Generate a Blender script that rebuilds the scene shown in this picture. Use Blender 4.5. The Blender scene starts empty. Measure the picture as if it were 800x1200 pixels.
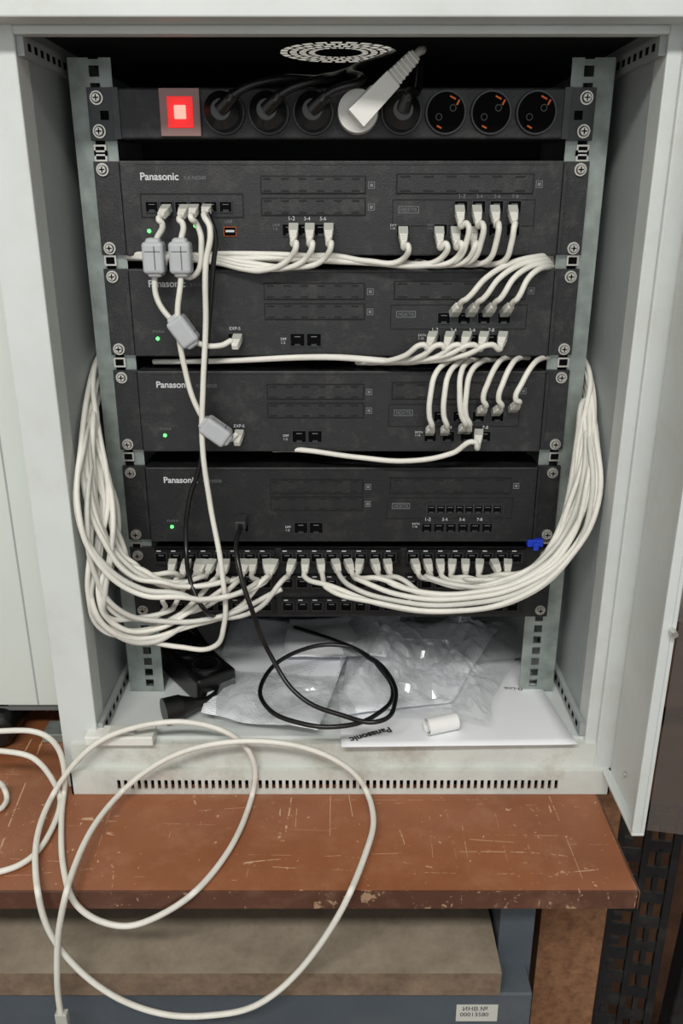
import bpy, math, random
from mathutils import Vector, Matrix, noise
random.seed(4)
Z0 = 1.37
TH = math.radians(20.1); FPX = 970.0; D = 0.875

def ray(px, py):
    xc = (px-400)/FPX; yc = -(py-600)/FPX
    return Vector((xc, math.cos(TH)+yc*math.sin(TH), -math.sin(TH)+yc*math.cos(TH)))
def W(px, py, y):
    """measured point lying on the vertical plane at depth y"""
    d = ray(px, py); t = (y+D)/d.y
    return Vector((0, -D, 0)) + d*t
def F(px, py, z):
    """measured point lying on the horizontal plane at height z"""
    d = ray(px, py); t = z/d.z
    return Vector((0, -D, 0)) + d*t

# ---------------------------------------------------------------- materials
def lin(c):
    return tuple((x/255/12.92 if x/255 <= 0.04045 else ((x/255+0.055)/1.055)**2.4) for x in c)
def mat(name, rgb, rough=0.5, metal=0.0, var=0.0, scale=40, bump=0.0, emit=None, es=1.0, spec=0.5, dust=0.0, dustc=(150, 146, 136)):
    m = bpy.data.materials.new(name); m.use_nodes = True
    nt = m.node_tree; b = nt.nodes['Principled BSDF']
    c = lin(rgb)
    b.inputs['Base Color'].default_value = (*c, 1)
    b.inputs['Roughness'].default_value = rough
    b.inputs['Metallic'].default_value = metal
    b.inputs['Specular IOR Level'].default_value = spec
    if emit:
        b.inputs['Emission Color'].default_value = (*lin(emit), 1)
        b.inputs['Emission Strength'].default_value = es
    if var > 0 or bump > 0:
        tc = nt.nodes.new('ShaderNodeTexCoord')
        n = nt.nodes.new('ShaderNodeTexNoise'); n.inputs['Scale'].default_value = scale
        n.inputs['Detail'].default_value = 5
        nt.links.new(tc.outputs['Object'], n.inputs['Vector'])
        if var > 0:
            r = nt.nodes.new('ShaderNodeValToRGB')
            r.color_ramp.elements[0].position = 0.3; r.color_ramp.elements[1].position = 0.7
            r.color_ramp.elements[0].color = (*[x*(1-var) for x in c], 1)
            r.color_ramp.elements[1].color = (*[min(1, x*(1+var)) for x in c], 1)
            nt.links.new(n.outputs['Fac'], r.inputs['Fac'])
            out = r.outputs['Color']
            if dust > 0:
                n3 = nt.nodes.new('ShaderNodeTexNoise'); n3.inputs['Scale'].default_value = scale*.7; n3.inputs['Detail'].default_value = 9; n3.inputs['Roughness'].default_value = .75
                nt.links.new(tc.outputs['Object'], n3.inputs['Vector'])
                mr = nt.nodes.new('ShaderNodeMapRange'); mr.inputs[1].default_value = .5; mr.inputs[2].default_value = .8; mr.inputs[4].default_value = dust
                nt.links.new(n3.outputs['Fac'], mr.inputs[0])
                mx = nt.nodes.new('ShaderNodeMix'); mx.data_type = 'RGBA'
                nt.links.new(mr.outputs[0], mx.inputs['Factor']); nt.links.new(out, mx.inputs[6]); mx.inputs[7].default_value = (*lin(dustc), 1)
                out = mx.outputs[2]
            nt.links.new(out, b.inputs['Base Color'])
        if bump > 0:
            bp = nt.nodes.new('ShaderNodeBump'); bp.inputs['Strength'].default_value = bump
            bp.inputs['Distance'].default_value = 0.001
            n2 = nt.nodes.new('ShaderNodeTexNoise'); n2.inputs['Scale'].default_value = scale*8
            nt.links.new(tc.outputs['Object'], n2.inputs['Vector'])
            nt.links.new(n2.outputs['Fac'], bp.inputs['Height'])
            nt.links.new(bp.outputs['Normal'], b.inputs['Normal'])
    return m

M = {}
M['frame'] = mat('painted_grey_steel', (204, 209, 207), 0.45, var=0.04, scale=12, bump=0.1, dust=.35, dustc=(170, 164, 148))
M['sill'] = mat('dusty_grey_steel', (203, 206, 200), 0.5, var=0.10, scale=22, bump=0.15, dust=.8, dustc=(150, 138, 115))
M['inner'] = mat('inner_shaded_grey_steel', (156, 162, 162), 0.5, var=0.08, scale=9, bump=0.1, dust=.3, dustc=(120, 118, 110))  # cabinet steel toned down, shade of the inner side walls put into its colour
M['seam'] = mat('seam_dark', (100, 102, 102), 0.7)
M['galv'] = mat('galvanised_steel', (146, 155, 150), 0.42, 0.5, var=0.25, scale=45, dust=.5, dustc=(100, 100, 94))
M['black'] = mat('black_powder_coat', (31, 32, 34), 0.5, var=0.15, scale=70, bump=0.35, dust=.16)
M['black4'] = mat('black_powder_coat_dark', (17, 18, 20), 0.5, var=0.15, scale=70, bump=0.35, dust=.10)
M['blackgl'] = mat('black_plastic', (13, 13, 14), 0.33)
M['rimk'] = mat('jack_rim_highlight_plastic', (44, 46, 48), 0.3)  # black plastic lightened, highlights on jack edges put into the colour
M['blackrk'] = mat('black_rack_steel', (30, 32, 35), 0.28, var=0.1, scale=30, dust=.15)
M['recess_shade'] = mat('recess_shade_black', (4, 4, 5), 0.8, spec=0.1)  # flat black faces, shade inside jacks and holes painted instead of cut
M['groove'] = mat('groove_black', (6, 6, 7), 0.7)
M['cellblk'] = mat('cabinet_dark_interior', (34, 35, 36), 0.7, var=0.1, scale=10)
M['cable'] = mat('white_pvc_cable', (220, 218, 209), 0.5, var=0.06, scale=25, dust=.3, dustc=(150, 145, 130))
M['cable2'] = mat('grey_pvc_cable', (200, 199, 192), 0.5, var=0.06, scale=25, dust=.3, dustc=(140, 136, 124))
M['boot'] = mat('clear_plug', (176, 177, 170), 0.2)
M['bcable'] = mat('black_pvc_cable', (14, 15, 17), 0.35)
M['ferrite'] = mat('ferrite_grey_plastic', (176, 179, 182), 0.38, var=0.05)
M['screw'] = mat('zinc_screw', (205, 203, 195), 0.28, 0.8)
M['text'] = mat('silkscreen_white', (200, 203, 204), 0.6)
M['textd'] = mat('silkscreen_dim', (112, 115, 117), 0.6)
M['ink'] = mat('printed_ink', (35, 35, 40), 0.7)
M['gold'] = mat('contact_copper', (185, 90, 38), 0.35, 0.7)
M['led'] = mat('green_led', (90, 255, 110), 0.4, emit=(70, 255, 90), es=4)
M['red'] = mat('red_rocker_switch', (225, 30, 30), 0.25, emit=(225, 20, 20), es=.7)
M['redhot'] = mat('red_switch_glow', (255, 120, 110), 0.25, emit=(255, 95, 85), es=4)
M['pink'] = mat('switch_housing', (150, 116, 112), 0.3)
M['socket'] = mat('socket_black', (13, 12, 13), 0.3)
M['whitepl'] = mat('white_plastic', (222, 222, 216), 0.35)
M['blue'] = mat('blue_tag', (28, 60, 190), 0.4)
M['steelblue'] = mat('blue_grey_paint', (76, 84, 92), 0.5, var=0.1, scale=14, dust=.4, dustc=(120, 118, 110))
M['neigh'] = mat('off_white_panel', (204, 211, 205), 0.4, var=0.02, scale=5)
M['wall'] = mat('painted_wall', (215, 214, 206), 0.9, var=0.04, scale=5)
M['ceil'] = mat('ceiling_paint', (235, 235, 230), 0.9)
M['floorm'] = mat('floor_linoleum', (92, 72, 56), 0.6, var=0.15, scale=8)
M['roll'] = mat('paper_roll', (232, 232, 230), 0.7)
M['white'] = mat('white_card', (236, 238, 241), 0.6, var=0.03, scale=6)

def chipboard(name, rgb, dark, scale=60):
    m = mat(name, rgb, 0.8); nt = m.node_tree; b = nt.nodes['Principled BSDF']
    tc = nt.nodes.new('ShaderNodeTexCoord'); v = nt.nodes.new('ShaderNodeTexNoise')
    v.inputs['Scale'].default_value = scale; v.inputs['Detail'].default_value = 8; v.inputs['Roughness'].default_value = 0.75
    nt.links.new(tc.outputs['Object'], v.inputs['Vector'])
    r = nt.nodes.new('ShaderNodeValToRGB'); r.color_ramp.elements[0].position = .33; r.color_ramp.elements[1].position = .68
    r.color_ramp.elements[0].color = (*lin(dark), 1); r.color_ramp.elements[1].color = (*lin(rgb), 1)
    nt.links.new(v.outputs['Fac'], r.inputs['Fac']); nt.links.new(r.outputs['Color'], b.inputs['Base Color'])
    return m
M['chip'] = chipboard('chipboard', (164, 118, 84), (108, 74, 50), 70)
M['shelfm'] = chipboard('dusty_shelf', (160, 148, 130), (124, 112, 96), 16)
M['shelfe'] = chipboard('shelf_edge', (136, 116, 96), (92, 76, 62), 30)
M['brownbk'] = chipboard('dark_brown_board', (120, 84, 60), (72, 50, 38), 12)

def laminate(name, base, dark, chipc, amount=1.0):
    m = mat(name, base, 0.42); nt = m.node_tree; b = nt.nodes['Principled BSDF']
    tc = nt.nodes.new('ShaderNodeTexCoord'); L = nt.links.new
    def nz(scale, detail=4, rough=.5, dist=0, vec=None, sc=None):
        n = nt.nodes.new('ShaderNodeTexNoise'); n.inputs['Scale'].default_value = scale
        n.inputs['Detail'].default_value = detail; n.inputs['Roughness'].default_value = rough
        n.inputs['Distortion'].default_value = dist
        if sc:
            mp = nt.nodes.new('ShaderNodeMapping'); mp.inputs['Scale'].default_value = sc[0]
            mp.inputs['Rotation'].default_value = (0, 0, sc[1]); mp.inputs['Location'].default_value = sc[2]
            L(tc.outputs['Object'], mp.inputs['Vector']); L(mp.outputs['Vector'], n.inputs['Vector'])
        else: L(tc.outputs['Object'], n.inputs['Vector'])
        return n.outputs['Fac']
    def math_(op, a, c, clamp=False):
        n = nt.nodes.new('ShaderNodeMath'); n.operation = op; n.use_clamp = clamp
        for i, s in enumerate((a, c)):
            if s is None: continue
            if isinstance(s, (int, float)): n.inputs[i].default_value = s
            else: L(s, n.inputs[i])
        return n.outputs[0]
    ramp = nt.nodes.new('ShaderNodeValToRGB')
    ramp.color_ramp.elements[0].position = .3; ramp.color_ramp.elements[1].position = .7
    ramp.color_ramp.elements[0].color = (*lin(dark), 1); ramp.color_ramp.elements[1].color = (*lin(base), 1)
    L(nz(7, 8, .65), ramp.inputs['Fac'])
    def line(fac, width, mask, lo):
        a = math_('ABSOLUTE', math_('SUBTRACT', fac, 0.5), None)
        a = math_('LESS_THAN', a, width)
        return math_('MULTIPLY', a, math_('GREATER_THAN', mask, lo))
    s1 = line(nz(2.5, 0, .3, 0, sc=((.6, 7, 1), .5, (0, 0, 0))), .0026*amount, nz(22, 6, .75), .55)
    s2 = line(nz(2.6, 0, .3, .0, sc=((7, .5, 1), .35, (3, 1, 0))), .0030*amount, nz(18, 6, .75), .54)
    s3 = line(nz(3, 0, .3, .0, sc=((.5, 8, 1), -.25, (7, 2, 0))), .0026*amount, nz(24, 6, .75), .56)
    s4 = line(nz(3, 0, .3, .0, sc=((8, .6, 1), -.6, (1, 6, 0))), .0028*amount, nz(28, 6, .75), .57)
    sp = math_('GREATER_THAN', nz(95, 3, .6), .70-.01*amount)
    ch = math_('MULTIPLY', math_('GREATER_THAN', nz(9, 2), .58), math_('GREATER_THAN', nz(46, 8, .8, sc=((1, 1.6, 1), .3, (4, 4, 0))), .62))
    tot = math_('ADD', math_('ADD', math_('ADD', s1, s2), math_('ADD', s3, sp)), math_('ADD', s4, ch), True)
    # pale worn haze
    hz = nt.nodes.new('ShaderNodeMapRange'); hz.inputs[1].default_value = .5; hz.inputs[2].default_value = .8; hz.inputs[4].default_value = .35
    L(nz(16, 9, .75), hz.inputs[0])
    mh = nt.nodes.new('ShaderNodeMix'); mh.data_type = 'RGBA'
    L(hz.outputs[0], mh.inputs['Factor']); L(ramp.outputs['Color'], mh.inputs[6]); mh.inputs[7].default_value = (*lin((186, 146, 116)), 1)
    mx = nt.nodes.new('ShaderNodeMix'); mx.data_type = 'RGBA'
    L(math_('MULTIPLY', tot, .72), mx.inputs['Factor']); L(mh.outputs[2], mx.inputs[6]); mx.inputs[7].default_value = (*lin(chipc), 1)
    L(mx.outputs[2], b.inputs['Base Color'])
    rr = nt.nodes.new('ShaderNodeMapRange'); rr.inputs[3].default_value = .28; rr.inputs[4].default_value = .5
    L(nz(12, 5), rr.inputs[0]); L(rr.outputs[0], b.inputs['Roughness'])
    return m
M['desk'] = laminate('brown_laminate', (154, 96, 63), (128, 77, 48), (208, 174, 140))
M['deske'] = laminate('brown_laminate_edge', (98, 64, 50), (72, 46, 37), (180, 148, 120), 2.5)

def paper_mat():
    m = mat('printed_paper', (222, 224, 228), 0.7); nt = m.node_tree; b = nt.nodes['Principled BSDF']; L = nt.links.new
    tc = nt.nodes.new('ShaderNodeTexCoord')
    br = nt.nodes.new('ShaderNodeTexBrick'); L(tc.outputs['UV'], br.inputs['Vector'])
    br.inputs['Scale'].default_value = 34; br.inputs['Mortar Size'].default_value = .16; br.inputs['Mortar Smooth'].default_value = 0
    br.inputs['Brick Width'].default_value = 1.6; br.inputs['Row Height'].default_value = .5
    br.inputs['Color1'].default_value = (.22, .23, .26, 1); br.inputs['Color2'].default_value = (.72, .73, .76, 1)
    br.inputs['Mortar'].default_value = (.80, .82, .86, 1)
    n = nt.nodes.new('ShaderNodeTexNoise'); n.inputs['Scale'].default_value = 3.2
    L(tc.outputs['UV'], n.inputs['Vector'])
    gt = nt.nodes.new('ShaderNodeMath'); gt.operation = 'GREATER_THAN'; gt.inputs[1].default_value = .50; L(n.outputs['Fac'], gt.inputs[0])
    mu = nt.nodes.new('ShaderNodeMath'); mu.operation = 'MULTIPLY'; L(gt.outputs[0], mu.inputs[0]); mu.inputs[1].default_value = .65
    mx = nt.nodes.new('ShaderNodeMix'); mx.data_type = 'RGBA'; L(mu.outputs[0], mx.inputs['Factor'])
    mx.inputs[6].default_value = (.80, .82, .86, 1); L(br.outputs['Color'], mx.inputs[7]); L(mx.outputs[2], b.inputs['Base Color'])
    return m
M['paper'] = paper_mat()

def clearish(name, tint, gmin, gmax, diff, rough):
    """thin clear sheet: see-through with facing-dependent reflection"""
    m = bpy.data.materials.new(name); m.use_nodes = True; nt = m.node_tree; nt.nodes.clear(); L = nt.links.new
    o = nt.nodes.new('ShaderNodeOutputMaterial'); t = nt.nodes.new('ShaderNodeBsdfTransparent'); t.inputs[0].default_value = (*tint, 1)
    g = nt.nodes.new('ShaderNodeBsdfGlossy'); g.inputs['Roughness'].default_value = rough; g.inputs[0].default_value = (.95, .95, .95, 1)
    d = nt.nodes.new('ShaderNodeBsdfDiffuse'); d.inputs[0].default_value = (.85, .87, .9, 1)
    f = nt.nodes.new('ShaderNodeLayerWeight'); f.inputs[0].default_value = .3
    r = nt.nodes.new('ShaderNodeMapRange'); r.inputs[3].default_value = gmin; r.inputs[4].default_value = gmax
    L(f.outputs['Facing'], r.inputs[0])
    m1 = nt.nodes.new('ShaderNodeMixShader'); m1.inputs[0].default_value = diff; L(t.outputs[0], m1.inputs[1]); L(d.outputs[0], m1.inputs[2])
    m2 = nt.nodes.new('ShaderNodeMixShader'); L(r.outputs[0], m2.inputs[0]); L(m1.outputs[0], m2.inputs[1]); L(g.outputs[0], m2.inputs[2])
    L(m2.outputs[0], o.inputs[0]); return m
M['bag'] = clearish('clear_polythene', (.97, .98, .98), .06, .5, .16, .12)
M['glass'] = clearish('smoked_glass', (.45, .46, .47), .24, .7, .05, .04)

# ---------------------------------------------------------------- mesh builder
class MB:
    def __init__(s): s.v = []; s.f = []; s.m = []; s.mats = []; s.sm = []
    def mi(s, k):
        if k not in s.mats: s.mats.append(k)
        return s.mats.index(k)
    def add(s, vs, fs, k, smooth=False):
        o = len(s.v); s.v += [tuple(v) for v in vs]; i = s.mi(k)
        for f in fs: s.f.append([o+a for a in f]); s.m.append(i); s.sm.append(smooth)
    def box(s, x0, x1, y0, y1, z0, z1, k):
        vs = [(x, y, z) for x in (x0, x1) for y in (y0, y1) for z in (z0, z1)]
        s.add(vs, [(0, 1, 3, 2), (4, 6, 7, 5), (0, 4, 5, 1), (2, 3, 7, 6), (0, 2, 6, 4), (1, 5, 7, 3)], k)
    def obox(s, c, ax, half, k, taper=1.0):
        vs = []
        for i in (-1, 1):
            for j in (-1, 1):
                for l in (-1, 1):
                    tp = taper if j > 0 else 1
                    vs.append(Vector(c)+ax[0]*half[0]*i*tp+ax[1]*half[1]*j+ax[2]*half[2]*l*tp)
        s.add(vs, [(0, 1, 3, 2), (4, 6, 7, 5), (0, 4, 5, 1), (2, 3, 7, 6), (0, 2, 6, 4), (1, 5, 7, 3)], k)
    def cyl(s, p0, p1, r0, r1, k, n=16, caps=True):
        p0 = Vector(p0); p1 = Vector(p1); d = (p1-p0).normalized()
        a = d.orthogonal().normalized(); b = d.cross(a)
        vs = []
        for p, r in ((p0, r0), (p1, r1)):
            for i in range(n):
                t = 2*math.pi*i/n; vs.append(p+a*r*math.cos(t)+b*r*math.sin(t))
        s.add(vs, [(i, (i+1) % n, n+(i+1) % n, n+i) for i in range(n)], k, True)
        if caps: s.add(vs, [tuple(range(n))[::-1], tuple(range(n, 2*n))], k)
    def ring(s, c, r0, r1, y, k, n=28):
        vs = []
        for r in (r0, r1):
            for i in range(n):
                t = 2*math.pi*i/n; vs.append((c[0]+r*math.cos(t), y, c[2]+r*math.sin(t)))
        s.add(vs, [(i, (i+1) % n, n+(i+1) % n, n+i) for i in range(n)], k)
    def rim(s, x0, x1, z0, z1, y0, y1, w, k):
        s.box(x0, x1, y0, y1, z0, z0+w, k); s.box(x0, x1, y0, y1, z1-w, z1, k)
        s.box(x0, x0+w, y0, y1, z0+w, z1-w, k); s.box(x1-w, x1, y0, y1, z0+w, z1-w, k)
    def obj(s, name, parent=None, bevel=0, seg=2):
        me = bpy.data.meshes.new(name); me.from_pydata(s.v, [], s.f)
        for k in s.mats: me.materials.append(M[k])
        for p, i, sm in zip(me.polygons, s.m, s.sm): p.material_index = i; p.use_smooth = sm
        me.update()
        import bmesh
        bm = bmesh.new(); bm.from_mesh(me); bmesh.ops.recalc_face_normals(bm, faces=bm.faces); bm.to_mesh(me); bm.free()
        o = bpy.data.objects.new(name, me); bpy.context.collection.objects.link(o)
        if parent: o.parent = parent
        if bevel:
            b = o.modifiers.new('bevel', 'BEVEL'); b.width = bevel; b.segments = seg; b.limit_method = 'ANGLE'
        return o
def empty(name):
    o = bpy.data.objects.new(name, None); o.empty_display_size = .05
    bpy.context.collection.objects.link(o); return o
def text(s, x, z, width, y, k, parent, height=None, name='label', rot=None, loc=None, bold=0):
    cu = bpy.data.curves.new(name, 'FONT'); cu.body = s; cu.size = .01; cu.extrude = 0.00005; cu.offset = bold
    o = bpy.data.objects.new(name, cu); bpy.context.collection.objects.link(o)
    cu.materials.append(M[k]); bpy.context.view_layer.update()
    w = max(o.dimensions.x, 1e-5); sc = width/w
    o.scale = (sc, sc if not height else height/max(o.dimensions.y, 1e-5), 1)
    o.rotation_euler = rot or (math.pi/2, 0, 0); o.location = loc or (x, y, z); o.parent = parent
    return o
def curves(name, splines, r, k, parent=None, res=8):
    cu = bpy.data.curves.new(name, 'CURVE'); cu.dimensions = '3D'; cu.bevel_depth = r; cu.bevel_resolution = 3
    cu.resolution_u = res; cu.use_fill_caps = True
    for pts in splines:
        sp = cu.splines.new('BEZIER'); sp.bezier_points.add(len(pts)-1)
        for bp, p in zip(sp.bezier_points, pts):
            bp.co = p; bp.handle_left_type = bp.handle_right_type = 'AUTO'
    cu.materials.append(M[k])
    o = bpy.data.objects.new(name, cu); bpy.context.collection.objects.link(o)
    if parent: o.parent = parent
    return o

# ================================================================ ROOM
def simple(name, x0, x1, y0, y1, z0, z1, k):
    b = MB(); b.box(x0, x1, y0, y1, z0, z1, k); return b.obj(name)
FL = -Z0
simple('floor', -2.2, 2.2, -3.2, .62, FL-.05, FL, 'floorm')
simple('wall_back', -2.2, 2.2, .62, .7, FL, 1.35, 'wall')
simple('wall_left', -2.28, -2.2, -3.2, .7, FL, 1.35, 'wall')
simple('wall_right', 2.2, 2.28, -3.2, .7, FL, 1.35, 'wall')
simple('ceiling', -2.28, 2.28, -3.2, .7, 1.35, 1.4, 'ceil')

# ================================================================ CABINET
cab = empty('server_rack_cabinet')
HI, HO = .272, .312          # inner / outer half width
FR = -.094                   # front plane
ZT, ZF, ZB = .139, -.556, -.621
BK = .36
TOP = .149
b = MB()
b.box(-HO, -HI, FR, FR+.03, ZB, .165, 'frame')
b.box(HI, HO, FR, FR+.03, ZB, .165, 'frame')
b.box(HI+.012, HO+.002, FR-.006, FR, ZB, .165, 'frame')
b.box(-HO-.1, HO+.1, FR-.03, FR+.012, ZT+.004, .185, 'frame')
b.box(-HI, HI, FR-.002, FR+.012, ZT-.003, ZT+.004, 'frame')
b.obj('front_frame', cab, .0015)
b = MB()
b.box(-HO+.01, HO-.008, FR-.004, FR+.02, ZB+.031, ZF-.004, 'sill')
# slotted lower front face (real slots)
xL, xR = -.304, .302; y0, y1 = FR-.012, FR-.009; za, zb, zc, zd = ZB, ZB+.006, ZB+.019, ZB+.031
b.box(xL, xR, y0, y1, za, zb, 'sill'); b.box(xL, xR, y0, y1, zc, zd, 'sill')
sx0, sx1, n = -.252, .247, 66
b.box(xL, sx0, y0, y1, zb, zc, 'sill'); b.box(sx1, xR, y0, y1, zb, zc, 'sill')
p = (sx1-sx0)/n
for i in range(n): b.box(sx0+i*p+p*.5, sx0+(i+1)*p, y0, y1, zb, zc, 'sill')
b.box(xL, xR, y1, FR+.02, zd-.002, zd, 'sill')
b.box(xL, xR, FR+.005, FR+.008, za, zd, 'recess_shade')  # flat black sheet, darkness behind the slots put into its colour
b.box(xL, xL+.002, y0, FR+.02, za, zd, 'sill'); b.box(xR-.002, xR, y0, FR+.02, za, zd, 'sill')
b.obj('vented_sill', cab)
b = MB()
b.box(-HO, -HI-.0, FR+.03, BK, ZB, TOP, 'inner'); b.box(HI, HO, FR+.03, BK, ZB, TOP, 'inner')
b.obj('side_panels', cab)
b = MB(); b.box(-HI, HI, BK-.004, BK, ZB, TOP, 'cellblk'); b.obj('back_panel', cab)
b = MB(); b.box(-HI, HI, FR+.006, BK-.004, ZF-.004, ZF, 'frame'); b.obj('floor_plate', cab)
b = MB()
for sgn in (-1, 1):
    for zz in (ZT-.018, ZF+.002):
        xi = sgn*(HI-.006); xo = sgn*(HI-.0002); xa, xb = min(xi, xo), max(xi, xo)
        b.box(xa, xb, FR+.004, BK-.01, zz, zz+.016, 'inner')
        for i in range(22):
            yy = FR+.014+i*.016
            b.box(min(xi, xi-sgn*.0004), max(xi, xi-sgn*.0004), yy, yy+.007, zz+.005, zz+.011, 'recess_shade')
b.obj('depth_profiles', cab)
# roof plate with fan grille, real openings
b = MB(); N = 96; cx, cy = -.003, .065; zt = .1475
radii = [.014, .024, .030, .0328, .0395, .042, .049, .0515, .0585, .064]
vs = []
for r in radii:
    for i in range(N):
        t = 2*math.pi*i/N; vs.append((cx+r*math.cos(t), cy+r*math.sin(t), zt))
for i in range(N):
    t = 2*math.pi*i/N; c, s_ = math.cos(t), math.sin(t)
    tx = ((HI if c > 0 else -HI)-cx)/c if abs(c) > 1e-6 else 1e9
    ty = ((BK if s_ > 0 else FR)-cy)/s_ if abs(s_) > 1e-6 else 1e9
    k = min(tx, ty); vs.append((cx+k*c, cy+k*s_, zt))
fs = []
for j in range(len(radii)):
    for i in range(N):
        if j in (1, 3, 5, 7) and (i+j) % 4 != 0: continue
        fs.append((j*N+i, j*N+(i+1) % N, (j+1)*N+(i+1) % N, (j+1)*N+i))
fs.append(tuple(range(N)))
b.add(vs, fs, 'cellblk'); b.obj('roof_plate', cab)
def rail(b, xin, xout, y, z0, z1, k, pitch=.0148, hw=.0095, hx=None, dep=.03):
    s_ = 1 if xout > xin else -1
    hx = hx if hx is not None else xin+s_*.0165
    a, c = hx-hw/2, hx+hw/2
    lo, hi = min(xin, xout), max(xin, xout)
    b.box(lo, a, y, y+.002, z0, z1, k); b.box(c, hi, y, y+.002, z0, z1, k)
    z = z0; g = pitch-hw
    while z < z1:
        b.box(a, c, y, y+.002, z, min(z+g, z1), k); z += pitch
    b.box(min(xout, xout-s_*.002), max(xout, xout-s_*.002), y+.002, y+dep, z0, z1, k)
b = MB()
rail(b, -.2175, -.2585, .003, -.5535, .134, 'galv'); rail(b, .2175, .2585, .003, -.5535, .134, 'galv')
b.box(-.2585, -.2175, .003, .05, -.5555, -.5535, 'galv'); b.box(.2175, .2585, .003, .05, -.5555, -.5535, 'galv')
b.obj('mounting_rails', cab)
b = MB()
for sgn in (-1, 1):
    for z in (.0535, .0485, -.049, -.152, -.2555, -.362):
        x = sgn*.234
        b.rim(x-.006, x+.006, z-.005, z+.005, -.0005, .003, .0016, 'screw'); b.box(x-.0045, x+.0045, .001, .003, z-.0035, z+.0035, 'recess_shade')
b.obj('cage_nuts', cab)
# hinged door: folded stile standing forward + smoked pane swung outwards
b = MB()
b.box(.3, .304, -.206, FR-.014, -.588, .185, 'frame')
b.box(.291, .3, -.206, -.201, -.588, .185, 'frame')
b.box(.291, .304, -.206, FR-.012, -.592, -.588, 'frame')
b.obj('door_stile', cab, .001)
b = MB()
for pz in (-.204, -.36):
    b.cyl((.3, -.207, pz), (.3, -.214, pz), .0035, .003, 'screw', 12)
b.cyl((.2995, -.15, -.56), (.297, -.15, -.56), .003, .003, 'screw', 12)
b.obj('door_studs', cab)
b = MB(); b.add([(.306, -.205, -.585), (.60, -.262, -.585), (.60, -.262, .185), (.306, -.205, .185)], [(0, 1, 2, 3)], 'glass')
b.obj('door_glass', cab)

def screw(b, x, z, y=-.0025, r=.0048):
    b.cyl((x, y, z), (x, y-.002, z), r+.0012, r+.0012, 'screw', 18)
    b.cyl((x, y-.002, z), (x, y-.0042, z), r, r*.72, 'screw', 18)
    b.box(x-r*.55, x+r*.55, y-.0045, y-.0041, z-.0006, z+.0006, 'recess_shade')
    b.box(x-.0006, x+.0006, y-.0045, y-.0041, z-r*.55, z+r*.55, 'recess_shade')

# ================================================================ TELEPHONE SYSTEM UNITS
FY = -.009
def port(b, x, z, k, w=.0125, h=.0105):
    b.box(x-w/2, x+w/2, FY-.0007, FY, z-h/2, z+h/2, 'recess_shade')
    b.rim(x-w/2-.0008, x+w/2+.0008, z-h/2-.0008, z+h/2+.0008, FY-.0016, FY, .0009, 'rimk')
    b.box(x-.0028, x+.0028, FY-.0013, FY-.0006, z-h/2-.0002, z-h/2+.002, 'rimk')
    b.box(x-.0030, x+.0030, FY-.0010, FY-.0007, z+h*.22, z+h*.28, 'textd')
def slotcover(b, x0, x1, z0, z1, k):
    b.box(x0, x1, FY-.0006, FY, z0, z1, 'groove')
    b.box(x0+.0014, x1-.0014, FY-.0016, FY-.0004, z0+.0014, z1-.0014, k)
    n = 6; w = (x1-x0)/n
    for i in range(n):
        for zz in (z0+.0022, z1-.0039):
            b.box(x0+w*(i+.18), x0+w*(i+.62), FY-.0019, FY-.0015, zz, zz+.0017, 'groove')
    b.rim(x1+.002, x1+.0085, (z0+z1)/2-.0035, (z0+z1)/2+.003, FY-.0006, FY, .0006, 'textd')
    b.box(x1+.0037, x1+.0068, FY-.0006, FY, (z0+z1)/2-.0018, (z0+z1)/2+.0012, 'textd')
def nums(labels, x, step, z, u, k='textd'):
    for i, s in enumerate(labels): text(s, x+i*step-.003, z, .006, FY-.0006, k, u)
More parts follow.
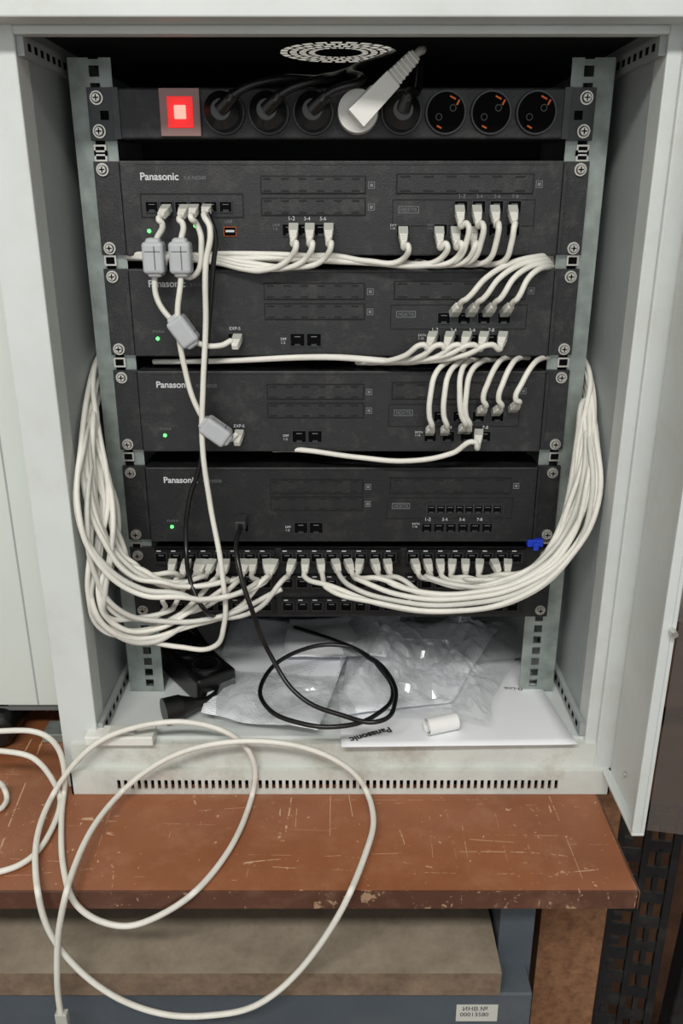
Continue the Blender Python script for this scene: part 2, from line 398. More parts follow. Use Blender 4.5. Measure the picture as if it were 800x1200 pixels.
def unit(zt, first, k='black', last=False):
    u = empty('telephone_exchange_unit'); H = .0889; zc = zt-H/2; zbm = zt-H
    b = MB(); b.box(-.215, .215, FY, .33, zbm+.0006, zt-.0006, k); b.obj('chassis', u, .0012)
    b = MB()
    for s_ in (-1, 1):
        a, c = s_*.2155, s_*.2413
        b.box(min(a, c), max(a, c), -.0025, 0.0022, zbm+.001, zt-.001, k)
        b.box(min(s_*.2155, s_*.2185), max(s_*.2155, s_*.2185), FY+.001, .05, zbm+.003, zt-.003, k)
        b.box(min(s_*.2155, s_*.2175), max(s_*.2155, s_*.2175), .05, .2, zbm+.003, zt-.003, 'galv')
        for dz in (.036, -.037): screw(b, s_*.2325, zc+dz)
    b.obj('rack_ears', u)
    b = MB()
    slotcover(b, -.079, .024, zc+.0135, zc+.0305, k)
    slotcover(b, -.079, .024, zc-.0065, zc+.0105, k)
    slotcover(b, .053, .187, zc+.0135, zc+.0325, k)
    b.rim(.050, .190, zc-.016, zc+.009, FY-.0005, FY, .0008, 'groove')
    b.rim(.056, .076, zc-.004, zc+.0025, FY-.0007, FY, .0006, 'textd')
    b.box(-.2, .2, FY-.0002, FY, zt-.0045, zt-.004, 'groove')
    text('MDF/TR', .058, zc-.0025, .016, FY-.0007, 'textd', u)
    if first:
        b.rim(-.197, -.096, zc-.008, zc+.0145, FY-.0008, FY, .0010, 'groove')
        for i in range(6): port(b, -.186+i*.0145, zc+.002, 'blackgl', .0115, .009)
        b.box(-.1165, -.104, FY-.0014, FY, zc-.0255, zc-.0165, 'gold'); b.box(-.1158, -.1047, FY-.0017, FY, zc-.0249, zc-.0171, 'recess_shade')
        b.box(-.1145, -.106, FY-.0019, FY, zc-.0215, zc-.0195, 'text')
        for i in range(3): port(b, -.052+i*.0158, zc-.0195, k)
        port(b, .061, zc-.0205, k); port(b, .098, zc-.0195, k)
        for i in range(4): port(b, .117+i*.0175, zc+.002, k); port(b, .117+i*.0175, zc-.0195, k)
        text('LINE\n1-8', -.068, zc-.016, .007, FY-.0006, 'textd', u); nums(('1-2', '3-4', '5-6'), -.050, .0158, zc-.0105, u, 'text')
        text('EXTN\n1-16', .048, zc-.016, .007, FY-.0006, 'text', u); text('EXTN\n1-16', .085, zc-.016, .007, FY-.0006, 'textd', u)
        text('ALARM', -.17, zc-.032, .012, FY-.0006, 'textd', u); text('STATUS ACTIVE', -.196, zc-.032, .02, FY-.0006, 'textd', u)
        nums(('1-2', '3-4', '5-6', '7-8'), .117, .0175, zc+.0100, u)
        text('USB', -.115, zc-.013, .007, FY-.0006, 'textd', u)
        leds = [(-.1905, -.0205), (-.1445, -.0155)]
    else:
        port(b, -.1105, zc-.0255, k, .0125, .0105)
        port(b, -.0455, zc-.0265, k, .0145, .0125); port(b, -.0285, zc-.0265, k, .0145, .0125)
        if last:
            for i in range(8): port(b, .100+i*.0104, zc-.0045, k, .0088, .0095)
            for i in range(6): port(b, .0955+i*.0135, zc-.0265, k, .0110, .0100)
            b.rim(.094, .180, zc-.0115, zc+.0025, FY-.0020, FY, .0008, 'rimk')  # outline of the jack block, its highlights painted by the lighter rim colour
        else:
            for i in range(4): port(b, .105+i*.0205, zc-.0045, k); port(b, .0955+i*.0195, zc-.0265, k)
        text('EXP-S', -.1155, zc-.0165, .011, FY-.0006, 'text', u); text('DPF\n1-2', -.063, zc-.027, .006, FY-.0006, 'text', u)
        text('EXTN\n1-16', .079, zc-.023, .008, FY-.0006, 'text', u); nums(('1-2', '3-4', '5-6', '7-8'), .0955, .0195, zc-.0182, u, 'text')
        text('STATUS', -.195, zc-.0195, .012, FY-.0006, 'textd', u)
        leds = [(-.19, -.0255)]
    for lx, lz in leds:
        b.cyl((lx, FY, zc+lz), (lx, FY-.0012, zc+lz), .0019, .0016, 'led', 12)
    b.obj('front_panel_details', u)
    text('Panasonic', -.1955, zc+.0265, .037, FY-.0006, 'text', u, name='logo', bold=.0002)
    text('KX-NS500' if first else 'KX-NS520', -.153, zc+.0268, .021, FY-.0006, 'textd', u)
    return u
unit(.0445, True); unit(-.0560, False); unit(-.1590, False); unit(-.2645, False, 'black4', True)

# ================================================================ POWER STRIP
ps = empty('power_strip')
b = MB(); b.box(-.215, .215, -.012, .035, .0625, .107, 'black'); b.obj('housing', ps, .002)
b = MB()
for s_ in (-1, 1):
    a, c = s_*.2155, s_*.2413
    b.box(min(a, c), max(a, c), -.003, .0022, .062, .108, 'blackrk')
    screw(b, s_*.232, .099, -.003, .005); screw(b, s_*.232, .070, -.003, .005)
    b.box(s_*.226-.004, s_*.226+.004, -.0036, -.003, .080, .088, 'recess_shade')
    b.box(min(s_*.209, s_*.2155), max(s_*.209, s_*.2155), -.0135, .01, .0625, .107, 'blackrk')
b.obj('end_brackets', ps, .0006)
b = MB()
def X(px): return W(px, 132, -.013).x
sxs = [X(p_) for p_ in (263, 315, 367, 419, 470, 522, 575, 628)]; sz = W(400, 132, -.013).z
b.box(X(188), X(235), -.0165, -.012, sz-.0205, sz+.0205, 'pink')
b.box(X(197), X(227), -.0172, -.0165, sz-.0135, sz+.0135, 'red')
b.obj('illuminated_switch', ps, .0012)
b = MB(); b.box(X(205), X(219), -.0192, -.0172, sz-.006, sz+.006, 'redhot'); b.obj('switch_lamp', ps, .003, 4)
b = MB()
for i, x in enumerate(sxs):
    b.cyl((x, -.0118, sz), (x, -.0150, sz), .0198, .0192, 'socket', 32)
    b.ring((x, 0, sz), .0176, .0188, -.0152, 'rimk', 32)
    b.ring((x, 0, sz), .0, .0176, -.01515, 'recess_shade', 32)
    if i >= 5:
        for dx in (-.0065, .0065):
            b.cyl((x+dx, -.0153, sz+dx*.6), (x+dx, -.0156, sz+dx*.6), .0032, .0032, 'rimk', 12); b.cyl((x+dx, -.0156, sz+dx*.6), (x+dx, -.0158, sz+dx*.6), .0024, .0024, 'recess_shade', 12)
        ax_ = (Vector((.9, 0, -.44)), Vector((.44, 0, .9)), Vector((0, 1, 0)))
        b.obox(Vector((x+.006, -.0158, sz+.0125)), ax_, (.0030, .0007, .0004), 'gold')
        b.obox(Vector((x+.011, -.0158, sz+.0085)), ax_, (.0008, .0025, .0004), 'gold')
        b.obox(Vector((x-.006, -.0158, sz-.0125)), ax_, (.0024, .0007, .0004), 'gold')
b.obj('sockets', ps)

def frame_from(d):
    d = Vector(d).normalized(); x = d.cross(Vector((0, 0, 1))).normalized(); z = x.cross(d); return (x, d, z)
pc = empty('power_cords'); b = MB(); sp = []
for i, tgt in ((0, (462, 62)), (1, (468, 60)), (2, (474, 57)), (4, (494, 72))):
    x = sxs[i]; p0 = Vector((x, -.0155, sz)); q = p0+Vector((0, -.026, 0))
    b.cyl(p0, p0+Vector((0, -.018, 0)), .0175, .0165, 'blackgl', 24)
    b.cyl(p0+Vector((0, -.018, 0)), q, .0165, .009, 'blackgl', 24)
    e = q+Vector((.014, -.004, .012)) if i < 4 else q+Vector((.004, -.002, .012))
    b.cyl(q-Vector((0, -.004, 0)), e, .0075, .0052, 'blackgl', 14)
    if i < 4:
        pts = [e-Vector((.006, 0, .006)), e, e+Vector((.03, .01, .012)), W(tgt[0]-80+8*i, 92-i*4, .0), W(tgt[0]-30, 76-i*3, .03), W(tgt[0], tgt[1], .09), W(tgt[0]+20, 52, .18)]
    else:
        pts = [e-Vector((0, 0, .006)), e, W(488, 108, -.02), W(492, 88, .0), W(490, 70, .06), W(480, 60, .15)]
    sp.append(pts)
b.obj('black_plugs', pc); curves('black_cords', sp, .0038, 'bcable', pc)
wp = empty('white_power_plug'); b = MB()
x = sxs[3]; b.cyl((x, -.0155, sz), (x, -.028, sz), .0195, .0185, 'whitepl', 32)
p0 = Vector((x-.001, -.036, sz-.006)); p1 = W(487, 64, -.03)
ax = frame_from(p1-p0); mid = (p0+p1)/2; L_ = (p1-p0).length
b.obox(p0+ax[1]*L_*.28, ax, (.0115, L_*.32, .010), 'whitepl', .86)
b.obox(p0+ax[1]*L_*.78, ax, (.0078, L_*.21, .0075), 'cable2', .7)
for i in range(6): b.obox(p0+ax[1]*(L_*(.64+.06*i)), ax, (.0082-.0003*i, .0009, .0080-.0003*i), 'whitepl')
b.obox(p0+ax[1]*L_*.22+ax[2]*.0098, ax, (.006, L_*.14, .0006), 'boot')
b.obj('angled_plug', wp, .002, 3)
curves('grey_cord', [[p1-ax[1]*.01, p1, p1+Vector((.008, .03, .008)), W(485, 58, .12), W(470, 62, .25)]], .0038, 'cable2', wp)

# ================================================================ PATCH PANEL
pp = empty('patch_panel'); b = MB()
PZ1, PZ0 = -.3625, -.4500
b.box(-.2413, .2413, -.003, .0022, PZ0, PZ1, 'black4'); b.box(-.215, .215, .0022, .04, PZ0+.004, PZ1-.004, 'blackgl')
for s_ in (-1, 1):
    for z in (PZ1-.009, PZ0+.009): screw(b, s_*.2325, z, -.003)
rows = [W(400, 652, -.005).z, W(400, 682, -.005).z, W(400, 709, -.005).z]
for ri, z in enumerate(rows):
    for g in range(3):
        b.box(-.212+g*.143, -.076+g*.143, -.008, -.003, z-.0095, z+.0095, 'blackgl')
        for i in range(8):
            x = -.205+g*.143+i*.0168
            b.rim(x-.0068, x+.0068, z-.006, z+.006, -.0098, -.008, .0010, 'rimk')
            b.box(x-.0055, x+.0055, -.0083, -.008, z-.005, z+.005, 'recess_shade')
            b.box(x-.0050, x+.0000, -.0086, -.008, z+.0074, z+.0084, 'text')
            b.box(x-.0030, x+.0030, -.0086, -.008, z+.002, z+.0028, 'textd')
b.obj('port_rows', pp)
b = MB(); c = W(626, 635, -.006); b.box(c.x-.009, c.x+.009, -.012, -.003, c.z-.004, c.z+.004, 'blue'); b.box(c.x-.003, c.x+.003, -.016, -.012, c.z-.007, c.z+.002, 'blue')
b.obj('blue_tag', pp, .0008)

# ================================================================ NETWORK CABLES
nb = empty('network_cable_bundle'); pb = MB(); white = []; grey = []
CR = .0029
def plug(p, d=(0, -1, -.12), L=.022):
    ax = frame_from(d); p = Vector(p)
    pb.obox(p+ax[1]*.005, ax, (.0048, .005, .0036), 'boot')
    pb.obox(p+ax[1]*(.010+L*.35), ax, (.0042, L*.35, .0038), 'cable', .74)
    for q in (.25, .45, .65): pb.obox(p+ax[1]*(.010+L*q*.9), ax, (.0044-.0012*q, .0006, .0040-.001*q), 'cable2')
    return p+ax[1]*(.010+L*.6), ax[1]
def run(px, py, pts, lst=white, y=-.011, d=(0, -1, -.3), L=.013, jit=0, tail=None):
    p = W(px, py, y); e, a = plug(p, d, L)
    lst.append([e, e+a*.008] + [W(q[0]+random.uniform(-jit, jit), q[1]+random.uniform(-jit, jit), q[2]) for q in pts] + (tail or []))
def side_tail(s_):
    """feeds back into the cabinet through the gap between rail and side wall"""
    z = random.uniform(-.185, -.150); x = s_*random.uniform(.2635, .2675)
    return [Vector((x, .0, z-.018)), Vector((x, .035, z)), Vector((x, .12, z+.01)), Vector((x-s_*.02, .24, z+.005))]
dn = (0, -1, -.9); up = (.25, -1, .7)
for i, x in enumerate((344, 363, 385)):
    run(x, 264, [(x+3, 285, -.036), (x-7, 305, -.03), (x-38, 317-i*2, -.024), (290, 316-i*4, -.02), (250, 307-i*3, -.018), (170, 302-i*2, -.012), (140, 300, .012)], d=dn)
run(472, 268, [(478, 288, -.036), (470, 305, -.028), (430, 306, -.022), (390, 300, -.018), (330, 302, -.016), (200, 303, -.013), (140, 302, .012)], d=dn)
run(514, 268, [(523, 286, -.036), (516, 303, -.03), (480, 310, -.022), (410, 304, -.018), (320, 298, -.016), (140, 300, .012)], d=dn)
run(533, 268, [(540, 285, -.036), (534, 303, -.03), (500, 311, -.026), (430, 308, -.02), (340, 304, -.016), (140, 301, .012)], d=dn)
for i, x in enumerate((538, 558, 579, 600)):
    run(x, 243, [(x+9-i*2, 262, -.036), (x+8-i*3, 285, -.036), (x-2-i*2, 304, -.03), (x-24, 310, -.018), (x-50, 306, .01)], d=dn)
run(553, 268, [(558, 285, -.034), (548, 304, -.03), (520, 311, -.02), (470, 307, .01)], d=dn)
for i, x in enumerate((531, 550, 570, 590)):
    run(x, 368, [(x+16, 350, -.036), (x+38-i*3, 326, -.034), (x+66-i*8, 309+i*2, -.026), (628+i*4, 301+i*4, -.016), (648, 301+i*4, .012)], d=up)
for i, x in enumerate((508, 528, 548, 568, 590)):
    run(x, 391, [(x-12, 404, -.036), (x-34, 417, -.03), (x-60, 424, -.016), (x-90, 425, .012)] if i < 3 else
        [(x-14, 404, -.036), (x-45, 416, -.032), (x-90, 423, -.022), (380, 422-i, -.014), (260, 423, -.01), (180, 424, .014)], d=(-.35, -1, -.6))
for x, y, a in ((503, 507, 12), (520, 507, 10), (541, 505, -2), (546, 505, 8)):
    run(x, y, [(x, 488, -.036), (x+a*.3-2, 460, -.036), (x+a*.6, 438, -.03), (x+a+8, 425, -.016), (x+a+26, 421, .012)], d=(0, -1, .6))
for x, y, tx in ((562, 484, 590), (580, 484, 607), (600, 480, 634)):
    run(x, y, [(x+4, 468, -.036), (x+(tx-x)*.35, 448, -.034), (x+(tx-x)*.7, 428, -.026), (tx, 420, -.01), (tx+12, 419, .012)], d=(.1, -1, .6))
run(561, 505, [(556, 518, -.036), (530, 531, -.030), (480, 540, -.024), (420, 536, -.018), (350, 527, -.008), (320, 527, .014)], d=(-.2, -1, -.6))
def lerp(a, b_, t): return a+(b_-a)*t
left = [203, 220, 235, 250, 265, 281, 297, 312]
A = [(190, 674, -.05), (165, 668, -.055), (150, 655, -.055), (142, 640, -.055), (127, 595, -.05), (116, 530, -.035), (109, 480, -.02)]
B = [(303, 684, -.055), (240, 702, -.08), (210, 701, -.088), (165, 694, -.09), (112, 655, -.097), (91, 600, -.097), (98, 520, -.06)]
for i, x in enumerate(left):
    t = i/(len(left)-1); s_ = min(1, max(0, t+random.uniform(-.15, .15)))
    pts = [(lerp(a[0], c[0], s_), lerp(a[1], c[1], s_), lerp(a[2], c[2], s_)) for a, c in zip(A, B)]
    run(x, 657, pts, white if i % 3 else grey, y=-.010, d=(random.uniform(-.3, .2), -1, -.35), jit=4, tail=side_tail(-1))
for i, x in enumerate((343, 322, 290, 262, 240, 220)):
    o = i*6
    run(x, 657, [(x-12, 682, -.05), (x-50+i*4, 712-o*.3, -.055), (225-i*6, 735-i*5, -.06), (170-i*4, 752-i*6, -.07), (128, 745-i*7, -.085), (106+i*3, 715-i*5, -.09), (112+i*3, 660, -.08), (120+i*2, 590, -.055), (112, 500, -.025)], white if i % 2 else grey, y=-.010, jit=5.5, d=(-.2, -1, -.4), tail=side_tail(-1))
white.append([W(262, 690, -.06), W(225, 715, -.06), W(180, 738, -.07), (W(140, 735, -.08)), W(118, 700, -.085), W(132, 660, -.07), W(138, 600, -.03), W(120, 540, -.02)]+side_tail(-1))
grey.append([W(330, 690, -.055), W(260, 722, -.06), W(190, 728, -.07), (W(140, 715, -.085)), W(110, 670, -.092), W(102, 610, -.09), W(108, 520, -.04)]+side_tail(-1))
right = [358, 375, 392, 407, 422, 438, 453, 485, 500, 515, 530, 545, 562, 578, 595][::-1]
A = [(606, 674, -.05), (622, 672, -.052), (640, 656, -.055), (656, 625, -.055), (668, 575, -.045), (678, 510, -.03), (686, 475, -.018)]
B = [(372, 686, -.055), (430, 708, -.075), (520, 716, -.085), (610, 700, -.09), (672, 655, -.09), (699, 595, -.08), (696, 515, -.045)]
for i, x in enumerate(right):
    t = i/(len(right)-1); s_ = min(1, max(0, t+random.uniform(-.09, .09)))
    pts = [(lerp(a[0], c[0], s_), lerp(a[1], c[1], s_), lerp(a[2], c[2], s_)) for a, c in zip(A, B)]
    run(x, 657, pts, white if i % 3 else grey, y=-.010, d=(random.uniform(-.2, .3), -1, -.35), jit=4.5, tail=side_tail(1))
run(196, 243, [(190, 262, -.034), (183, 282, -.03), (181, 322, -.03), (184, 350, -.03), (200, 374, -.032), (215, 387, -.034), (232, 402, -.034), (258, 405, -.03), (271, 399, -.024)], y=-.012, d=(-.2, -1, -.5))
run(217, 243, [(214, 262, -.036), (212, 282, -.036), (212, 325, -.038), (208, 370, -.04), (216, 430, -.036), (232, 480, -.034), (250, 505, -.034), (268, 515, -.03), (277, 509, -.024)], y=-.012, d=(-.1, -1, -.5))
run(243, 243, [(246, 268, -.045), (241, 310, -.045), (241, 380, -.04), (238, 450, -.04), (237, 520, -.04), (246, 590, -.042), (260, 670, -.06), (262, 735, -.065), (250, 758, -.06), (210, 758, -.06), (160, 748, -.07), (120, 738, -.08), (104, 700, -.09), (106, 640, -.085), (110, 540, -.04)], y=-.012, d=(0, -1, -.3), tail=side_tail(-1))
run(228, 243, [(230, 262, -.03), (236, 285, -.03), (222, 325, -.028), (200, 300, -.028), (190, 320, -.026)], y=-.012, d=(0, -1, -.4))
plug(W(279, 394, -.011), (-.1, -1, -.5), .014); plug(W(281, 506, -.011), (-.1, -1, -.5), .014)
curves('white_cables', white, CR, 'cable', nb); curves('grey_cables', grey, CR, 'cable2', nb)
pb.obj('plugs', nb, .0008)
b = MB()
FE = ((181, 302, -.032, (0, 0, 1)), (212, 302, -.037, (0, 0, 1)), (215, 388, -.036, (.55, 0, -.8)), (253, 505, -.036, (.8, 0, -.6)))
for px, py, y, d in FE:
    c = W(px, py, y); ax = frame_from(Vector(d)+Vector((0, .001, 0))) if abs(d[0]) > .01 else (Vector((1, 0, 0)), Vector((0, 0, 1)), Vector((0, -1, 0)))
    b.obox(c, ax, (.0105, .0150, .0098), 'ferrite')
    b.obox(c, ax, (.0075, .0185, .0070), 'ferrite')
b.obj('ferrite_cores', nb, .0038, 4)
b = MB()
for px, py, y, d in FE:
    c = W(px, py, y); ax = frame_from(Vector(d)+Vector((0, .001, 0))) if abs(d[0]) > .01 else (Vector((1, 0, 0)), Vector((0, 0, 1)), Vector((0, -1, 0)))
    b.obox(c+ax[0]*.002, ax, (.0005, .011, .0101), 'seam'); b.obox(c+ax[1]*.006, ax, (.0075, .0004, .0101), 'seam')
b.obj('ferrite_seams', nb)

bl = empty('black_network_cable'); sp = []
b = MB(); c = W(284, 607, -.011); b.box(c.x-.006, c.x+.006, -.034, -.009, c.z-.005, c.z+.004, 'rimk'); b.obj('black_boot', bl, .001)
ZP = ZF+.046
sp.append([c+Vector((0, -.02, 0)), c+Vector((0, -.032, -.004)), W(277, 632, -.052), W(280, 665, -.075), W(294, 712, -.085), W(318, 770, -.07), F(350, 815, ZP+.01), F(400, 838, ZP), F(445, 845, ZP), F(463, 822, ZP), F(455, 790, ZP+.002), F(425, 765, ZP-.003), F(385, 748, ZP-.01), F(345, 735, ZP-.02)])
sp.append([F(440, 776, ZP+.008), F(405, 757, ZP+.012), F(345, 765, ZP+.01), F(308, 798, ZP), F(312, 828, ZP-.004), F(350, 847, ZP-.004), F(400, 851, ZP-.004), F(440, 838, ZP-.005), F(460, 808, ZP-.005), F(440, 776, ZP+.008)])
c2 = W(243, 250, -.03)
sp.append([c2, W(252, 275, -.034), W(250, 310, -.034), W(243, 400, -.03), W(237, 480, -.03), W(235, 540, -.03), W(221, 590, -.03), W(218, 640, -.035), W(226, 690, -.07), W(240, 715, -.075), W(256, 722, -.05)])
curves('black_leads', sp, .0026, 'bcable', bl)

# ================================================================ THINGS ON THE CABINET FLOOR
def sheet(name, corners, z, k, th=.0006, parent=None, curl=0):
    n = 16; vs = []; fs = []
    P_ = [F(x, y, z) for x, y in corners]
    for i in range(n+1):
        for j in range(n+1):
            u, v = i/n, j/n
            p = (P_[0]*(1-u)+P_[1]*u)*(1-v)+(P_[3]*(1-u)+P_[2]*u)*v
            p = p+Vector((0, 0, curl*(noise.noise(p*16)+.6+.35*abs(noise.noise(p*45))))); vs.append(p)
    for i in range(n):
        for j in range(n): fs.append((i*(n+1)+j, (i+1)*(n+1)+j, (i+1)*(n+1)+j+1, i*(n+1)+j+1))
    b = MB(); b.add(vs, fs, k, True); o = b.obj(name, parent)
    uv = o.data.uv_layers.new(name='UVMap')
    for lp in o.data.loops:
        idx = lp.vertex_index; uv.data[lp.index].uv = ((idx//(n+1))/n, (idx % (n+1))/n)
    s = o.modifiers.new('thickness', 'SOLIDIFY'); s.thickness = th
    return o
sheet('card_sheet', [(395, 790), (612, 772), (676, 873), (400, 876)], ZF+.002, 'white', .0015)
sheet('printed_manual_page', [(275, 722), (420, 738), (372, 862), (236, 842)], ZF+.008, 'paper', .0008, curl=.008)
sheet('printed_manual_page', [(415, 728), (585, 735), (530, 825), (396, 842)], ZF+.006, 'paper', .0008, curl=.007)
sheet('blank_paper_sheet', [(340, 726), (470, 722), (452, 775), (330, 770)], ZF+.020, 'white', .0006, curl=.008)
lb = empty('printed_box_label')
p = F(456, 852, ZF+.0045); text('Panasonic', 0, 0, .05, 0, 'ink', lb, loc=p, rot=(0, 0, math.radians(180+24)), bold=.0003)
p = F(612, 806, ZF+.0045); text('D-Link', 0, 0, .022, 0, 'ink', lb, loc=p, rot=(0, 0, math.radians(180-6)))
def bag(name, corners, h, seed, base):
    n = 44; P_ = [F(x, y, ZF) for x, y in corners]; vs = []; fs = []
    for i in range(n+1):
        for j in range(n+1):
            u, v = i/n, j/n; p = (P_[0]*(1-u)+P_[1]*u)*(1-v)+(P_[3]*(1-u)+P_[2]*u)*v
            e = min(1, 4*min(u, 1-u, v, 1-v)+.15)
            q = Vector((p.x, p.y, seed))
            nn = abs(noise.noise(q*14))*1.0+abs(noise.noise(q*38))*.45+abs(noise.noise(q*80))*.2+abs(noise.noise(q*9+Vector((3, 1, 2))))*.7
            sh = Vector((noise.noise(q*18), noise.noise(q*18+Vector((9, 9, 9))), 0))*.012
            vs.append(p+sh+Vector((0, 0, base+h*e*nn)))
    for i in range(n):
        for j in range(n): fs.append((i*(n+1)+j, (i+1)*(n+1)+j, (i+1)*(n+1)+j+1, i*(n+1)+j+1))
    b = MB(); b.add(vs, fs, 'bag', False); return b.obj(name)
bag('plastic_bag', [(415, 715), (608, 752), (570, 868), (392, 842)], .042, 1.3, .018)
bag('plastic_bag', [(262, 800), (405, 812), (420, 868), (250, 862)], .018, 5.1, .020)
b = MB(); p0 = F(500, 852, ZF+.014); p1 = p0+Vector((.034, .012, 0))
b.cyl(p0, p1, .0095, .0095, 'roll', 24, False); b.cyl(p0, p1, .006, .006, 'roll', 24, False)
b.obj('paper_roll')
eb = empty('extension_socket_block'); b = MB()
ax = (Vector((.8, .6, 0)), Vector((-.6, .8, 0)), Vector((0, 0, 1)))
c = Vector((-.19, .04, ZF+.018))
b.obox(c, ax, (.026, .070, .017), 'blackgl'); b.obj('block', eb, .004, 3)
b = MB()
for i in (-1, 0, 1):
    q = c+ax[1]*.043*i+Vector((0, 0, .017)); b.cyl(q, q+Vector((0, 0, .003)), .019, .0185, 'socket', 28); b.cyl(q+Vector((0, 0, .0031)), q+Vector((0, 0, .0033)), .0165, .0165, 'rimk', 28); b.cyl(q+Vector((0, 0, .0033)), q+Vector((0, 0, .0035)), .015, .015, 'recess_shade', 28)
b.obj('block_sockets', eb)
pa = empty('black_power_plug'); b = MB(); p0 = F(192, 834, ZF+.016)
b.cyl(p0, p0+Vector((.018, .010, .0)), .0155, .0145, 'blackgl', 26); b.cyl(p0+Vector((.018, .010, .0)), p0+Vector((.032, .016, .0)), .0135, .008, 'blackgl', 26)
b.cyl(p0+Vector((.032, .016, .0)), p0+Vector((.045, .022, .0)), .007, .005, 'blackgl', 18)
b.obj('plug_body', pa)
curves('cord', [[p0+Vector((.042, .020, .0)), p0+Vector((.055, .04, 0)), p0+Vector((.05, .11, -.006)), p0+Vector((.02, .17, -.008)), p0+Vector((-.01, .23, -.008))]], .004, 'bcable', pa)
b = MB(); c = F(150, 862, ZF+.006); b.box(c.x-.045, c.x+.03, c.y-.012, c.y+.012, ZF+.0005, ZF+.012, 'whitepl'); b.box(c.x-.02, c.x+.01, c.y-.008, c.y+.008, ZF+.012, ZF+.015, 'cable2')
b.obj('white_trunking_piece', None, .002)

# ================================================================ LOOSE WHITE CABLE IN FRONT
LR = .0031
def G(px, py, off=0):
    """rests on the desk top, rises in front of the sill, hangs over the desk edge"""
    p = F(px, py, ZB+LR+.0006+off)
    if p.y > FR-.0165-off or p.y < -5: p = W(px, py, FR-.0165-off)
    elif p.y < -.2535-off: p = W(px, py, -.2535-off)
    return p
def dense(a, step=9):
    out = []
    for i in range(len(a)-1):
        p0 = Vector(a[max(0, i-1)]); p1 = Vector(a[i]); p2 = Vector(a[i+1]); p3 = Vector(a[min(len(a)-1, i+2)])
        n = max(2, int((p2-p1).length/step))
        for j in range(n):
            t = j/n
            q = .5*((2*p1)+(p2-p0)*t+(2*p0-5*p1+4*p2-p3)*t*t+(3*p1-p0-3*p2+p3)*t**3)
            out.append((q, i+t))
    out.append((Vector(a[-1]), len(a)-1)); return out
lc = empty('loose_network_cable')
A1 = [(-20, 858), (38, 857), (66, 874), (76, 910), (72, 960), (74, 1015), (88, 1058), (122, 1081), (165, 1082), (225, 1048), (272, 990), (297, 925), (294, 885), (265, 858), (215, 846), (160, 852), (112, 872), (72, 915), (46, 970), (42, 1025), (55, 1085), (88, 1132), (135, 1168), (190, 1188), (245, 1190), (300, 1178), (350, 1138), (398, 1070), (430, 995), (437, 955), (422, 915), (388, 888), (338, 872), (275, 869), (212, 882), (158, 914), (112, 965), (84, 1025), (69, 1090), (67, 1150), (71, 1188)]
A2 = [(-30, 880), (0, 880), (38, 888), (62, 915), (70, 945), (50, 990), (20, 1015), (-30, 1028)]
A3 = [(-20, 915), (0, 918), (8, 935), (0, 948), (-20, 950)]
spl = []
for k_, a in enumerate((A1, A2, A3)):
    pts = []
    for q, t in dense(a):
        off = 0
        if k_ == 0: off = .0065*(min(1, max(0, (t-14)/3))+min(1, max(0, (t-26)/4)))
        pts.append(G(q.x, q.y, off))
    spl.append(pts)
curves('loop', spl, LR, 'cable', lc, 4)
b = MB(); e = spl[0][-1]; b.obox(e+Vector((.001, 0, -.010)), (Vector((1, 0, 0)), Vector((0, 0, -1)), Vector((0, 1, 0))), (.006, .0125, .004), 'boot'); b.obj('connector', lc, .001)

# ================================================================ DESK
dk = empty('desk')
b = MB(); b.box(-1.1, .287, -.246, .55, ZB-.004, ZB-.0003, 'desk'); b.obj('laminate_top', dk)
b = MB(); b.box(-1.1, .287, -.246, .55, ZB-.021, ZB-.004, 'deske'); b.box(-1.1, .288, -.2485, -.246, ZB-.021, ZB-.0006, 'deske'); b.box(.287, .2895, -.2485, .55, ZB-.021, ZB-.0006, 'deske'); b.obj('core_and_edging', dk)
b = MB(); b.box(.258, .342, -.05, -.034, FL, ZB-.021, 'chip'); b.box(.258, .274, -.034, .5, FL, ZB-.021, 'chip'); b.obj('side_board', dk)
b = MB(); b.box(-1.08, -1.06, -.22, .5, FL, ZB-.021, 'chip'); b.obj('far_side_board', dk)
sh = empty('metal_filing_cabinet')
b = MB(); b.box(-.9, .1645, -.24, .2, -.767, -.737, 'shelfe'); b.box(-.9, .1645, -.2395, .2, -.737, -.736, 'shelfm'); b.obj('shelf_board', sh)
b = MB(); b.box(-.9, .2, -.235, .2, FL+.02, -.771, 'steelblue'); b.obj('steel_body', sh, .002)
b = MB(); b.box(.168, .205, -.2, -.14, FL, -.645, 'steelblue'); b.box(.166, .206, -.195, .2, -.66, -.645, 'steelblue'); b.obj('corner_post', sh, .001)
b = MB(); c0 = W(535, 1178, -.236); c1 = W(582, 1197, -.236); b.box(c0.x, c1.x, -.2358, -.2352, c1.z, c0.z, 'cable2'); b.obj('label_plate', sh)
text('ИНВ.№', c0.x+.006, c0.z-.008, .026, -.236, 'ink', sh); text('00013580', c0.x+.004, c0.z-.016, .030, -.236, 'ink', sh)

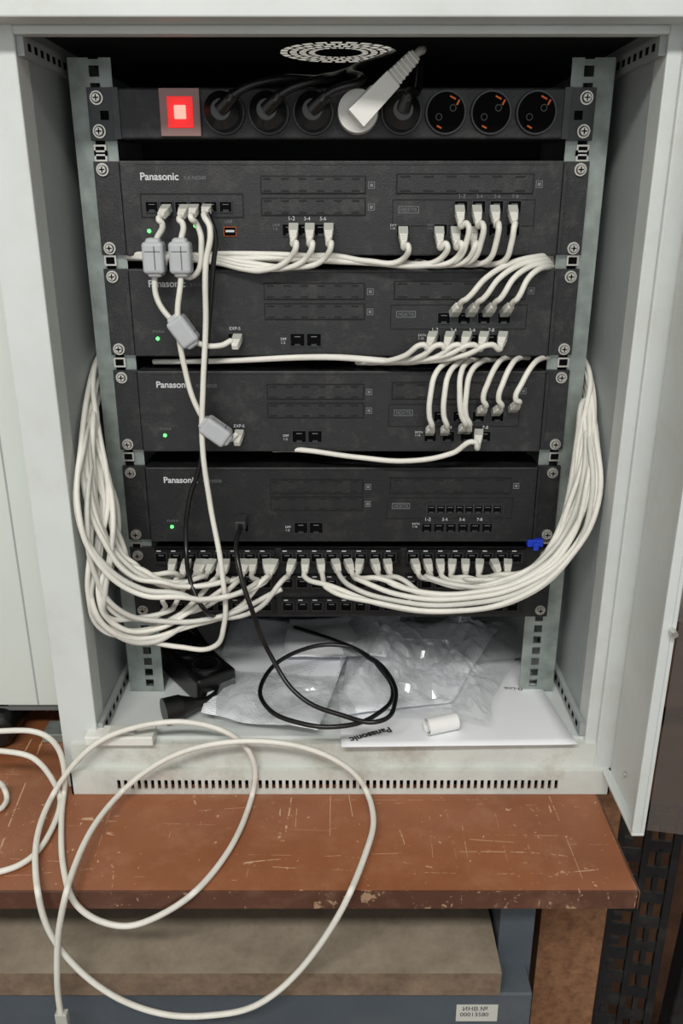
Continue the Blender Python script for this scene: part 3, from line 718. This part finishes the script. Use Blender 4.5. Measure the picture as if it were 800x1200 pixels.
# ================================================================ NEIGHBOURING OFF-WHITE CABINET
ng = empty('storage_cupboard')
b = MB(); b.box(-.95, -.325, .0, .5, -.575, .5, 'neigh'); b.obj('carcass', ng, .003)
b = MB(); b.box(-.95, -.3255, -.004, .0, -.57, .5, 'neigh'); b.box(-.372, -.37, -.0045, -.0038, -.57, .5, 'inner'); b.box(-.95, -.326, -.001, .3, -.58, -.575, 'seam'); b.obj('door_panel', ng)
b = MB()
c = F(12, 833, -.598)
for xx in (c.x, -.9):
    b.cyl((xx, -.02, -.598), (xx, .03, -.598), .0215, .0215, 'blackgl', 30); b.cyl((xx, -.026, -.598), (xx, -.02, -.598), .017, .0215, 'blackgl', 30)
    b.box(xx-.01, xx+.01, 0, .02, -.6, -.57, 'blackgl')
b.obj('castor_wheels', ng)
b = MB(); b.box(-.37, -.318, -.01, .02, ZB, ZB+.012, 'galv'); b.obj('bracket', ng, .001)

# ================================================================ BLACK SPARE RACK RAILS
def ladder(b, org, u, v, w, h, rows_, k):
    u = Vector(u).normalized(); v = Vector(v).normalized(); nn = u.cross(v)
    def bar(a0, a1, b0, b1, t=.0015):
        c = Vector(org)+u*(a0+a1)/2+v*(b0+b1)/2
        b.obox(c, (u, v, nn), (abs(a1-a0)/2, abs(b1-b0)/2, t), k)
    bar(0, w*.14, 0, h); bar(w*.44, w*.54, 0, h, .004); bar(w*.88, w, 0, h, .004)
    p = h/rows_
    for i in range(rows_+1):
        bar(w*.14, w*.44, max(0, i*p-p*.24), min(h, i*p+p*.24)); bar(w*.54, w*.88, min(h-.004, i*p+p*.2), min(h, i*p+p*.62))
        bar(w*.14, w*.28, min(h-.004, i*p+p*.4), min(h, i*p+p*.62), .003); bar(w*.66, w*.74, min(h-.004, i*p-p*.3), min(h, i*p+p*.3), .003)
    c = Vector(org)+v*h/2; b.obox(c-nn*.012, (u, v, nn), (.0012, h/2, .012), k)
rk = empty('rack_frame'); b = MB()
ladder(b, (.347, -.03, -1.31), (1, -.15, 0), (.0, .0, 1), .080, .62, 15, 'blackrk')
ladder(b, (.437, -.06, -1.31), (1, .1, 0), (.03, .0, 1), .09, .62, 15, 'blackrk')
b.box(.343, .60, -.08, .1, FL, -1.30, 'blackrk')
b.obj('perforated_uprights', rk)
b = MB(); b.box(.36, .9, .2, .22, FL, -.72, 'brownbk'); b.box(.36, .9, .2, .5, -.74, -.72, 'brownbk'); b.box(.88, .9, .22, .5, FL, -.74, 'brownbk'); b.box(.36, .38, .22, .5, FL, -.74, 'brownbk'); b.obj('low_wooden_cupboard')

# ================================================================ LAMP, WORLD, CAMERA
cl = empty('ceiling_lamp')
b = MB(); b.box(-1.1, .5, -1.85, -1.45, 1.29, 1.35, 'whitepl'); b.obj('lamp_housing', cl)
ld = bpy.data.lights.new('lamp_light', 'AREA'); ld.shape = 'RECTANGLE'; ld.size = 1.5; ld.size_y = .4; ld.energy = 78; ld.color = (1, .98, .94)
lo = bpy.data.objects.new('lamp_light', ld); bpy.context.collection.objects.link(lo); lo.location = (-.3, -1.65, 1.28); lo.rotation_euler = (math.radians(14), 0, 0); lo.parent = cl
wd = bpy.data.worlds.new('room_light'); bpy.context.scene.world = wd; wd.use_nodes = True
wd.node_tree.nodes['Background'].inputs[0].default_value = (.96, .98, 1, 1); wd.node_tree.nodes['Background'].inputs[1].default_value = .92
cd = bpy.data.cameras.new('camera'); co = bpy.data.objects.new('camera', cd); bpy.context.collection.objects.link(co)
co.location = (0, -D, 0); co.rotation_euler = (math.pi/2-TH, 0, 0)
cd.sensor_fit = 'VERTICAL'; cd.sensor_height = 36; cd.sensor_width = 24; cd.lens = FPX/1200*36; cd.clip_start = .01
bpy.context.scene.camera = co
bpy.context.scene.view_settings.view_transform = 'Standard'
for o in bpy.context.scene.objects:
    if o.parent is None: o.location.z += Z0
